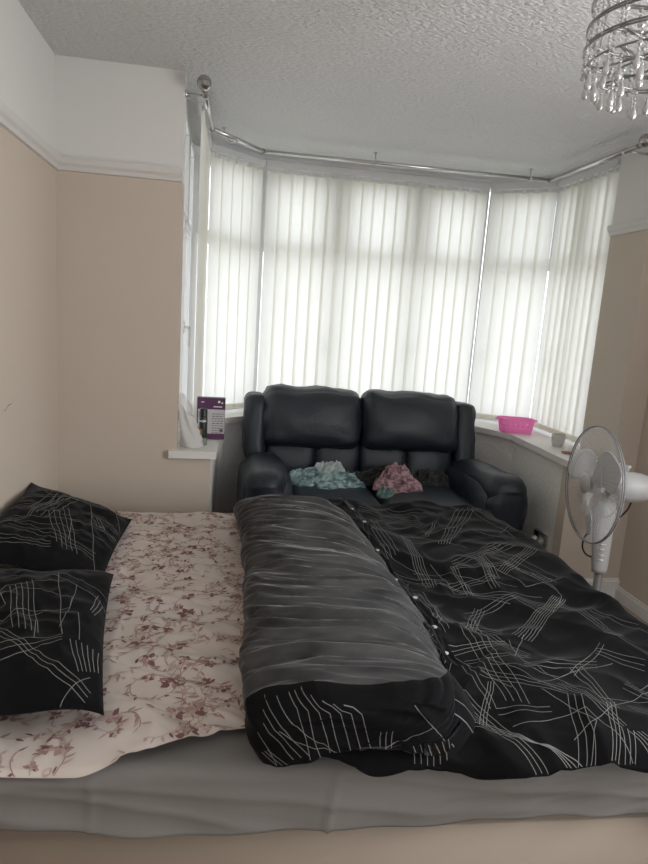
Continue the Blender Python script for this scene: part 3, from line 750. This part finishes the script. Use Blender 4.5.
# ================================================================ sofa
LEA = mat('black leather', (.012, .017, .025), .45, spec=.5, bump=(45, .35, .006, (1, 1, 1)))
def lw(seed, amp=.006, s=7, st=(1, 1, 1)):
    def f(p):
        return 1.5*amp*ridge(p.x*s*st[0], p.y*s*st[1]+p.z*2, p.z*s*st[2]+seed)+amp*.9*nz3(p.x*5, p.y*5, p.z*5+seed)+amp*.6*max(0, 1-3*abs(nz3(p.x*9, p.y*9+seed, p.z*12)))-amp*.6
    return f
sofa = thing('sofa', (.90, 3.62, 0), 'black leather two-seat recliner sofa in the bay window', 'sofa')
SX0, SX1 = .115, 1.70
bm = bmesh.new(); rbox(bm, (.905, 3.62, .17), (.60, .40, .11), .03, 6); obj('base', bm, LEA, sofa)
for x in (.40, 1.42):
    for y in (3.32, 3.92):
        bm = bmesh.new(); lathe(bm, [(0, 0), (.022, 0), (.026, .062), (0, .062)], T(x, y, 0), 14); obj('foot', bm, BLK, sofa)
for k, (x0, x1) in enumerate(((.375, .905), (.910, 1.46))):
    bm = bmesh.new()
    def wseat(u, p):
        p = p.copy(); bul = (1-u.x**2)*(1-u.y**2)
        if u.z > 0: p.z += .022*bul-.018*max(0, -u.y)**3
        p.y -= .018*(1-u.x**2)*(1-u.z**2) if u.y < 0 else 0
        return p
    rbox(bm, ((x0+x1)/2, 3.52, .365), ((x1-x0)/2, .375, .085), .06, 16, wseat, disp=lw(k*3, .006, 6)); obj('seat_cushion', bm, LEA, sofa)
    bm = bmesh.new(); rbox(bm, ((x0+x1)/2, 3.16, .19), ((x1-x0)/2-.01, .022, .12), .02, 10, disp=lw(k, .003)); obj('footrest_panel', bm, LEA, sofa)
for k, (x0, x1) in enumerate(((.232, .862), (.872, 1.515))):
    def wtop(u, p, k=k):
        p = p.copy(); t = (1-u.x**2)
        p.y += .10*(p.z/.19)*.5
        if u.y < 0: p.y -= .045*t*(1-u.z**2)
        if u.z > 0: p.z += .010*t+.006*math.sin(u.x*7+k)-(.012 if k else 0)*max(0, u.x)
        if u.z < 0: p.y += .02*(-u.z)*(1 if u.y < 0 else 0)
        return p
    bm = bmesh.new(); rbox(bm, ((x0+x1)/2, 3.935, .812), ((x1-x0)/2, .105, .182), .075, 18, wtop, disp=lw(5+k*4, .007, 7, (1, 1, 1.6))); obj('back_cushion', bm, LEA, sofa)
    m = (x0+x1)/2+(.03 if k == 0 else -.02)
    for (a, b) in ((max(x0, .27), m), (m, min(x1, 1.48))):
        bm = bmesh.new(); rbox(bm, ((a+b)/2, 3.905, .545), ((b-a)/2+.004, .075, .13), .04, 10, lambda u, p: Vector((p.x, p.y-.02*(1-u.x**2)*(1-u.z**2)*(u.y < 0)+.02*u.z, p.z)), disp=lw(9+k+a, .005, 8)); obj('lumbar_cushion', bm, LEA, sofa)
for k, (x0, x1) in enumerate(((.128, .262), (1.49, 1.628))):
    bm = bmesh.new(); rbox(bm, ((x0+x1)/2, 3.93, .755), ((x1-x0)/2, .095, .195), .05, 12, lambda u, p: Vector((p.x, p.y+.04*u.z, p.z)), disp=lw(2+k, .006, 8, (1, 1, 1.6))); obj('side_wing', bm, LEA, sofa)
for k, (x0, x1, sg) in enumerate(((SX0-.01, .40, -1), (1.425, SX1+.045, 1))):
    def warm(u, p, sg=sg):
        p = p.copy(); fr = max(0, -u.y)
        if u.z > 0:
            p.z += .018*(1-u.x**2)+.02*fr*(1-u.x**2)-.05*fr**5-.03*max(0, u.y)
        p.x += sg*.022*(1-abs(u.z))*0 + sg*.02*max(0, u.z)*fr
        if u.y < 0: p.y -= .05*max(0, u.z)**2*(1-u.x**2)**.5
        if u.z < 0: p.x -= 0.018*sg*(-u.z)
        return p
    bm = bmesh.new(); rbox(bm, ((x0+x1)/2, 3.58, .35), ((x1-x0)/2, .365, .255), .115, 18, warm, disp=lw(12+k*5, .007, 5)); obj('armrest', bm, LEA, sofa)
bm = bmesh.new(); rbox(bm, (.88, 4.055, .52), (.68, .05, .40), .04, 8, lambda u, p: Vector((p.x, p.y+.02*u.z, p.z))); obj('back_shell', bm, LEA, sofa)

# clothes on the sofa -----------------------------------------------------
def cloth_m(name, c1, c2, rough=.45, spec=.4):
    m = mat(name, c1, rough, spec=spec, extra=mottled(c1, c2, 26, 3, (1, 1, 2)))
    for n in m.node_tree.nodes:
        if n.type == 'VALTORGB': n.color_ramp.elements[0].position = .40; n.color_ramp.elements[1].position = .60
    m.node_tree.nodes['Principled BSDF'].inputs['Sheen Weight'].default_value = .3
    return m
def heap(name, c, rx, ry, h, seed, m, label, cat='clothes', rot=0, n=17):
    """a garment dropped in a heap: one cloth sheet bunched into looping folds"""
    bm = bmesh.new(); cr_, sr = math.cos(rot), math.sin(rot); rg = random.Random(int(seed*10))
    folds = []
    for k in range(n):      # curved fold crests in plan
        a = rg.uniform(0, 2*PI); d = math.sqrt(rg.random())*.55; ox, oy = d*math.cos(a), d*math.sin(a)
        th = rg.uniform(-.7, .7)+rg.choice((0, 0, 1.2)); folds.append((ox, oy, th, rg.uniform(-2.2, 2.2), rg.uniform(.35, .8), rg.uniform(.035, .08), rg.uniform(.5, 1)))
    def hgt(x, y):
        body = max(0, 1-(x*x+y*y))**.6; z = .32*body; best = 0
        for ox, oy, th, cv, ln, wd, am in folds:
            dx, dy = x-ox, y-oy; u = dx*math.cos(th)+dy*math.sin(th); v = -dx*math.sin(th)+dy*math.cos(th)-cv*u*u*.5
            if abs(u) > ln: continue
            q = (1-(u/ln)**2)*math.exp(-(v/wd)**2)*am
            best = max(best, q)
        f = max(0, 1-3*abs(nz3(x*2.6+seed, y*4.5, seed)))
        return z+.62*best*min(1, body*2.2)+.16*f*min(1, body*2.5)+.10*nz3(x*3, y*3, seed+4)*body
    def fn(u, v):
        a = 2*PI*u; r = v
        edge = 1+.30*nz3(math.cos(a)*1.2, math.sin(a)*1.2, seed)+.16*nz3(math.cos(a)*3.5, math.sin(a)*3.5, seed+5)
        x, y = r*math.cos(a), r*math.sin(a); z = h*hgt(x, y)+.010*min(1, (1-r)*14)
        g = Vector((hgt(x+.03, y)-hgt(x-.03, y), hgt(x, y+.03)-hgt(x, y-.03)))*.10   # crests lean over
        X = (x+g.x*.9)*rx*edge; Y = (y-abs(g.y)*.6)*ry*edge
        return Vector((c[0]+X*cr_-Y*sr, c[1]+X*sr+Y*cr_, c[2]+max(z, .0005)))
    grid(bm, 170, 64, fn, closeu=True); bmesh.ops.remove_doubles(bm, verts=bm.verts[:], dist=1e-5)
    o = obj(name, bm, m, origin=c); return tag(o, label, cat)
TEAL = cloth_m('teal satin', (.045, .115, .12), (.33, .48, .47), .33, .7); MINT = cloth_m('pale mint cloth', (.42, .50, .49), (.55, .61, .60), .6, .3)
PINK = cloth_m('dusty pink satin', (.13, .05, .065), (.47, .28, .31), .33, .6); BLC = cloth_m('black jersey', (.012, .012, .013), (.03, .03, .03), .8, .2)
TEAD = cloth_m('deep teal satin', (.05, .11, .11), (.16, .25, .25), .4, .6)
zs = .462
heap('teal_garment', (.50, 3.66, zs), .125, .10, .085, 3.3, TEAL, 'crumpled teal satin garment nearest the left armrest of the sofa', rot=-.3)
heap('teal_garment', (.68, 3.60, zs), .165, .10, .085, 8.1, TEAL, 'teal satin garment bunched in front of the pale mint cloth on the sofa', rot=.15)
heap('mint_garment', (.665, 3.73, zs+.02), .115, .085, .10, 5.7, MINT, 'pale mint cloth lying on top of the teal garments on the left sofa seat', rot=.2)
heap('black_garment', (1.02, 3.745, zs-.01), .26, .085, .115, 1.9, BLC, 'crumpled black garment lying behind the dusty pink one on the sofa', rot=.05)
heap('black_garment', (1.30, 3.74, zs-.02), .17, .08, .10, 6.4, BLC, 'black cloth spreading towards the right armrest of the sofa')
heap('pink_garment', (1.03, 3.56, zs), .150, .125, .14, 4.4, PINK, 'crumpled dusty pink satin garment in the middle of the sofa', rot=-.1)
heap('dark_teal_garment', (.95, 3.445, zs-.012), .055, .045, .05, 2.2, TEAD, 'small dark teal cloth peeping out from under the pink garment')

# ================================================================ things on the sill
# white carrier bag
zt = .7805
bm = bmesh.new()
def bag(u, v):
    a = 2*PI*u; h = v
    rx = .055*(1-.45*h)+.008*math.sin(3*a+h*4)+.010*ridge(math.cos(a)*2, math.sin(a)*2+h*3, h*4)*(.3+h)
    ry = .040*(1-.35*h)+.006*math.cos(4*a+h*6)
    top = .265*(.78+.22*math.cos(a-2.6))
    return Vector((-.150-.030*h+rx*math.cos(a)*(1 if v > .02 else .9), 3.105+.0*h+ry*math.sin(a), zt+.001+h*top))
V = grid(bm, 48, 30, bag, closeu=True); bm.faces.new([V[i][0] for i in range(47, -1, -1)])
tag(obj('plastic_bag', bm, BAGM, origin=(-.15, 3.1, zt)), 'crumpled thin white plastic bag standing on the left end of the sill', 'bag')
# purple box
PUR = mat('dark purple card', (.085, .022, .075), .45); PAPW = mat('pale grey printed panel', (.50, .48, .49), .5); INK = mat('dark print', (.10, .09, .10), .6); WPR = mat('white print', (.75, .73, .74), .6)
bx = thing('cardboard_box', (-.058, 3.33, zt), 'upright dark purple cardboard box with a pale printed panel, on the sill', 'box')
a0 = math.radians(-2); 
bm = bmesh.new(); box(bm, (-.136, 3.30, zt+.001), (.008, 3.345, 1.0), 0, .002); obj('carton', bm, PUR, bx, False)
bm = bmesh.new(); box(bm, (-.130, 3.2985, zt+.032), (.006, 3.3, .940)); ob = obj('printed_panel', bm, PAPW, bx, False)
bm = bmesh.new(); rng = random.Random(2)
for r in range(9):
    z = .915-.0125*r; x = -.058
    while x < -.004:
        l = rng.uniform(.006, .018); box(bm, (x, 3.2975, z), (min(x+l, 0), 3.2985, z+.0035)); x += l+.004
box(bm, (-.018, 3.2975, .822), (-.002, 3.2985, .838)); box(bm, (-.125, 3.2975, .80), (-.11, 3.2985, .93))
obj('small_print', bm, INK, bx, False)
bm = bmesh.new(); box(bm, (-.115, 3.2975, .975), (-.10, 3.2998, .979)); box(bm, (-.052, 3.2975, .952), (-.008, 3.2998, .957)); box(bm, (-.03, 3.2975, .975), (-.018, 3.2998, .986)); box(bm, (-.012, 3.2975, .971), (-.004, 3.2998, .979)); obj('white_lettering', bm, WPR, bx, False)
# spray can
can = thing('spray_can', (-.098, 3.165, zt), 'small dark spray can with an orange and grey label in front of the purple box', 'spray can')
bm = bmesh.new(); lathe(bm, [(0, 0), (.020, 0), (.021, .004), (.021, .135), (.019, .143), (0, .144)], T(-.098, 3.165, zt), 28); obj('can_body', bm, mat('dark printed can', (.02, .025, .024), .35), can)
bm = bmesh.new(); lathe(bm, [(.0195, .142), (.0195, .178), (.017, .184), (0, .185)], T(-.098, 3.165, zt), 28); obj('cap', bm, BLK, can)
def can_patch(nm, a0, a1, z0, z1, m, wavy=0):
    bm = bmesh.new()
    def fn(u, v): a = a0+(a1-a0)*u; zz = z0+(z1-z0)*v+wavy*math.sin(u*9+v*3); return Vector((-.098+.0214*math.cos(a), 3.165+.0214*math.sin(a), zt+zz))
    grid(bm, 16, 6, fn); return obj(nm, bm, m, can)
can_patch('label', math.radians(190), math.radians(260), .045, .085, mat('orange label', (.34, .15, .06), .5), .004)
can_patch('label', math.radians(180), math.radians(360), .003, .036, mat('grey green label', (.20, .22, .19), .4))
can_patch('label', math.radians(215), math.radians(315), .118, .127, mat('white lettering', (.6, .62, .6), .4), .001)
# pink basket
PNK = translucent('pink plastic', (1.0, .40, .72), (1.0, .45, .78), .5, .15)
bk = thing('plastic_basket', (1.915, 3.90, zt), 'translucent pink plastic basket with slotted sides at the corner of the sill', 'basket')
def rr(hx, hy, r, n=8):
    P = []
    for cx, cy, a0 in ((hx-r, hy-r, 0), (-hx+r, hy-r, 90), (-hx+r, -hy+r, 180), (hx-r, -hy+r, 270)):
        for k in range(n+1): a = math.radians(a0+90*k/n); P.append(Vector((cx+r*math.cos(a), cy+r*math.sin(a))))
    return P
lev = [(.001, .86), (.03, .90), (.04, .915), (.050, .93), (.06, .945), (.070, .96), (.082, .98), (.088, 1.0)]
bm = bmesh.new(); cxy = Vector((1.915, 3.90)); rows = []; ang = math.radians(-12); cs, sn = math.cos(ang), math.sin(ang)
def bp(p, z): return (cxy.x+p.x*cs-p.y*sn, cxy.y+p.x*sn+p.y*cs, zt+z)
for z, s in lev:
    q = rr(.112, .078, .035)
    rr2 = []
    for i in range(len(q)):
        a = q[i]; b = q[(i+1) % len(q)]; k = max(1, int((b-a).length/.011))
        for j in range(k): rr2.append(a.lerp(b, j/k))
    rows.append([bm.verts.new(bp(p*s, z)) for p in rr2])
n = len(rows[0])
for li, (A, B) in enumerate(zip(rows, rows[1:])):
    for i in range(n):
        if li in (2, 4) and i % 3 == 1: continue
        bm.faces.new((A[i], A[(i+1) % n], B[(i+1) % n], B[i]))
bm.faces.new(rows[0][::-1]); bk_o = obj('basket_body', bm, PNK, bk); bk_o.modifiers.new('wall', 'SOLIDIFY').thickness = .0018
bm = bmesh.new(); tube(bm, [bp(p*1.0, .089) for p in rr(.115, .081, .037)], .0042, 8, closed=True); obj('rim', bm, PNK, bk)
for sgn in (-1, 1):
    bm = bmesh.new(); tube(bm, [bp(Vector((sgn*(.112+.024*math.sin(PI*t/8)), -.035+.07*t/8)), .084) for t in range(9)], .004, 8); obj('handle', bm, PNK, bk)
# cup and dish
CUP = mat('off white glazed cup', (.50, .48, .45), .35)
cp = thing('cup', (1.978, 3.46, zt), 'small off-white cup on the right side of the sill', 'cup')
bm = bmesh.new(); lathe(bm, [(0, .0), (.026, 0), (.030, .004), (.036, .025), (.040, .05), (.040, .074), (.037, .075), (.037, .05), (.030, .012), (0, .008)], T(1.978, 3.46, zt), 32); obj('cup_body', bm, CUP, cp)
bm = bmesh.new(); lathe(bm, [(0, .066), (.0365, .066)], T(1.978, 3.46, zt), 32); obj('contents', bm, mat('dark contents', (.12, .10, .08), .6), cp)
bm = bmesh.new(); lathe(bm, [(0, 0), (.020, 0), (.022, .004), (.022, .020), (.019, .024), (0, .024)], T(1.985, 3.34, zt), 24)
tag(obj('small_pot', bm, mat('white plastic pot', (.78, .78, .77), .4), origin=(1.985, 3.34, zt)), 'little round white pot between the cup and the fan on the sill', 'pot')
bm = bmesh.new(); box(bm, (1.90, 3.235, zt), (1.945, 3.275, zt+.012), 0, .003)
tag(obj('soap_bar', bm, mat('dull orange', (.38, .22, .15), .5), origin=(1.92, 3.25, zt)), 'small flat reddish-brown item on the sill edge nearest the fan', 'box')

# socket on the bay wall
so = thing('wall_socket', (1.853, 3.27, .2), 'chrome double wall socket low on the bay wall with a white plug in it', 'socket')
bm = bmesh.new(); box(bm, (1.838, 3.20, .225), (1.858, 3.345, .31), 0, .003); obj('face_plate', bm, CHR, so, False)
bm = bmesh.new(); box(bm, (1.834, 3.29, .235), (1.839, 3.34, .303), 0, .002); obj('socket_insert', bm, BLK, so, False)
bm = bmesh.new(); box(bm, (1.805, 3.28, .238), (1.838, 3.325, .275), 0, .008); obj('plug', bm, TRIM, so)
bm = bmesh.new(); box(bm, (1.812, 3.215, .24), (1.838, 3.26, .285), 0, .006); obj('plug', bm, mat('grey plug', (.35, .33, .31), .4), so)

# ================================================================ pedestal fan
FAN = mat('white fan plastic', (.43, .43, .42), .45); GRL = mat('grey wire grille', (.46, .46, .46), .45, .1)
BLD = mat('clear grey blade plastic', (.62, .62, .62), .4)
FC = Vector((1.460, 2.25, .868)); face = math.radians(174)
fan = thing('pedestal_fan', (1.60, 2.25, 0), 'white pedestal fan with round wire grille beside the foot of the bed', 'fan')
ax = Vector((math.cos(face), math.sin(face), .02)).normalized(); zq = ax.to_track_quat('Z', 'Y').to_matrix().to_4x4()
MF = Matrix.Translation(FC) @ zq      # local z = blowing direction
RG = .232
def gwire(sgn, dep):
    bm = bmesh.new(); n = 72
    for k in range(n):
        a = 2*PI*k/n; pts = []
        for t in range(9):
            r = .045+(RG-.045)*t/8; z = sgn*dep*math.cos((t/8)*PI/2)**.6; aa = a+.25*(1-t/8)*sgn
            pts.append(MF @ Vector((r*math.cos(aa), r*math.sin(aa), z)))
        tube(bm, pts, .00085, 4, cap=False)
    for rr_, z in ((RG*.55, .82),):
        tube(bm, [MF @ Vector((rr_*math.cos(2*PI*k/48), rr_*math.sin(2*PI*k/48), sgn*dep*z)) for k in range(48)], .0012, 6, closed=True)
    return bm
obj('front_grille', gwire(1, .036), GRL, fan); obj('rear_grille', gwire(-1, .062), GRL, fan)
bm = bmesh.new()
for z in (-.004, .004): tube(bm, [MF @ Vector((RG*math.cos(2*PI*k/64), RG*math.sin(2*PI*k/64), z)) for k in range(64)], .0028, 8, closed=True)
obj('grille_rim', bm, mat('grey grille rim', (.25, .255, .26), .5, .1), fan)
bm = bmesh.new(); lathe(bm, [(0, .044), (.026, .042), (.038, .036), (.039, .030), (0, .028)], MF, 32); obj('front_badge', bm, FAN, fan)
bm = bmesh.new(); lathe(bm, [(0, .022), (.028, .022), (.034, .014), (.034, -.03), (0, -.03)], MF @ T(0, 0, -.005), 28); obj('blade_hub', bm, FAN, fan)
for k in range(3):
    a0 = math.radians(20+120*k); bm = bmesh.new()
    def fn(u, v, a0=a0):
        r = .032+(RG-.05)*v*.93; wd = .30+.62*math.sin(PI*min(1, v*.78+.12)); a = a0+(u-.5)*wd*1.25+.35*v
        edge = 1-.10*(2*u-1)**4*v
        return MF @ Vector((r*edge*math.cos(a), r*edge*math.sin(a), (u-.5)*.055*(1-.3*v)))
    grid(bm, 16, 20, fn); ob = obj('blade', bm, BLD, fan); ob.modifiers.new('thickness', 'SOLIDIFY').thickness = .002
bm = bmesh.new(); lathe(bm, [(0, -.075), (.052, -.075), (.062, -.085), (.062, -.15), (.058, -.19), (.045, -.235), (.02, -.25), (0, -.252)], MF, 32); obj('motor_housing', bm, FAN, fan)
bm = bmesh.new(); p = MF @ Vector((0, 0, -.13)); lathe(bm, [(0, .05), (.008, .05), (.008, .072), (.014, .076), (.014, .086), (0, .088)], Matrix.Translation(p), 16); obj('oscillation_knob', bm, FAN, fan)
px_, py_ = 1.545, 2.262
bm = bmesh.new()
def neck(u, v):
    a = 2*PI*u; z = .80-v*.305; rx = .050-.018*v; ry = .036-.012*v
    if v < .12: rx *= .75+2*v; ry *= .75+2*v
    return Vector((px_-.012+.02*v+rx*math.cos(a), py_+ry*math.sin(a), z))
V = grid(bm, 28, 20, neck, closeu=True); bm.faces.new([V[i][20] for i in range(28)]); bm.faces.new([V[i][0] for i in range(27, -1, -1)])
obj('neck', bm, FAN, fan)
bm = bmesh.new()
for k in range(4): box(bm, (px_-.016-.010, py_-.036, .62-.022*k), (px_-.016+.012, py_-.030, .626-.022*k), 0, .001)
obj('speed_button', bm, BLD, fan)
bm = bmesh.new(); tube(bm, [(px_+.008, py_, .03), (px_+.008, py_, .50)], .0165, 20); obj('pole', bm, mat('dull grey pole', (.17, .16, .155), .5, .2), fan)
bm = bmesh.new(); lathe(bm, [(0, 0), (.185, 0), (.19, .008), (.18, .018), (.06, .032), (.03, .05), (.025, .07), (0, .07)], T(px_+.008, py_, 0), 40); obj('base', bm, FAN, fan)
bm = bmesh.new()
tube(bm, smooth_pts([(px_+.105, py_, .80), (px_+.10, py_+.01, .76), (px_+.08, py_+.02, .725), (px_+.05, py_+.02, .705), (px_+.02, py_+.03, .69)]), .0038, 8)
tube(bm, smooth_pts([(px_-.035, py_+.04, .655), (px_-.052, py_+.045, .62), (px_-.052, py_+.045, .58), (px_-.03, py_+.04, .55), (px_+.02, py_+.05, .54), (px_+.055, py_+.04, .57), (px_+.06, py_+.04, .61), (px_+.045, py_+.04, .645)]), .0038, 8)
obj('power_cord', bm, BLK, fan)

# ================================================================ chandelier
CRY = mat('clear crystal', (.62, .62, .62), .12, .35, spec=1)
cc = Vector((.992, 1.5, H)); ch = thing('chandelier', cc, 'tiered chrome chandelier hung with clear crystal drops at the top right', 'chandelier')
bm = bmesh.new(); lathe(bm, [(0, 0), (.065, 0), (.065, -.012), (.05, -.022), (0, -.024)], Matrix.Translation(cc), 32); obj('ceiling_rose', bm, DCHR, ch)
bm = bmesh.new(); tube(bm, [cc+Vector((0, 0, -.02)), cc+Vector((0, 0, -.40))], .006, 8); obj('stem', bm, DCHR, ch)
tiers = [(.155, 2.345), (.165, 2.285), (.171, 2.228), (.176, 2.170), (.178, 2.125), (.172, 2.085)]
for r, z in tiers:
    bm = bmesh.new()
    for zz in ((z-.003, z+.003) if z > 2.1 else (z,)): tube(bm, [(cc.x+r*math.cos(2*PI*k/56), cc.y+r*math.sin(2*PI*k/56), zz) for k in range(56)], .0024, 6, closed=True)
    obj('ring', bm, DCHR, ch)
bm = bmesh.new()
for k in range(4):
    a = math.radians(90*k+25)
    for (r, z) in (tiers[4], tiers[5]): tube(bm, [(cc.x, cc.y, z), (cc.x+r*math.cos(a), cc.y+r*math.sin(a), z)], .0028, 6)
    tube(bm, [(cc.x+tiers[0][0]*math.cos(a), cc.y+tiers[0][0]*math.sin(a), tiers[0][1]), (cc.x+tiers[3][0]*math.cos(a), cc.y+tiers[3][0]*math.sin(a), tiers[3][1])], .002, 6)
    tube(bm, [(cc.x, cc.y, tiers[0][1]), (cc.x+tiers[0][0]*math.cos(a), cc.y+tiers[0][0]*math.sin(a), tiers[0][1])], .003, 6)
obj('frame', bm, DCHR, ch)
def bead(bm, p, r):
    t = bmesh.new(); bmesh.ops.create_icosphere(t, subdivisions=1, radius=r); t.transform(Matrix.Translation(p)); merge(bm, t)
rng = random.Random(9)
for ti in range(5):
    r, z = tiers[ti]; n = 20 if ti < 4 else 18
    for k in range(n):
        a = 2*PI*(k+.5*(ti % 2))/n; bm = bmesh.new(); zz = z-.008; L = .058 if ti < 4 else .05
        sw = rng.uniform(-.006, .006); i_ = 0
        while zz > z-L:
            rb = .0052 if i_ % 3 else .0068; bead(bm, Vector((cc.x+(r-.004+sw*i_/6)*math.cos(a), cc.y+(r-.004+sw*i_/6)*math.sin(a), zz)), rb); zz -= rb*2.1; i_ += 1
        obj('crystal_strand', bm, CRY, ch, False)
pear = [(0, 0), (.0015, -.002), (.0035, -.009), (.0072, -.020), (.0088, -.027), (.0072, -.034), (.0034, -.038), (0, -.039)]
for (r, z, n, off) in ((.145, 2.085, 18, 0), (.105, 2.07, 14, .3), (.165, 2.095, 14, .5)):
    for k in range(n):
        a = 2*PI*(k+off)/n; x, y = cc.x+r*math.cos(a), cc.y+r*math.sin(a); dz = rng.uniform(0, .014)
        bm = bmesh.new(); tube(bm, [(x, y, z+.004), (x, y, z-.018-dz)], .0008, 4); bead(bm, Vector((x, y, z-.008)), .0055); bead(bm, Vector((x, y, z-.018-dz)), .004)
        lathe(bm, pear, T(x, y, z-.020-dz), 10); obj('crystal_drop', bm, CRY, ch)
bm = bmesh.new(); tube(bm, [(cc.x+.105*math.cos(2*PI*k/40), cc.y+.105*math.sin(2*PI*k/40), 2.07) for k in range(40)], .0024, 6, closed=True)
for k in range(4):
    a = math.radians(90*k+25); tube(bm, [(cc.x+.105*math.cos(a), cc.y+.105*math.sin(a), 2.07), (cc.x+.172*math.cos(a), cc.y+.172*math.sin(a), 2.085)], .002, 6)
obj('ring', bm, DCHR, ch)
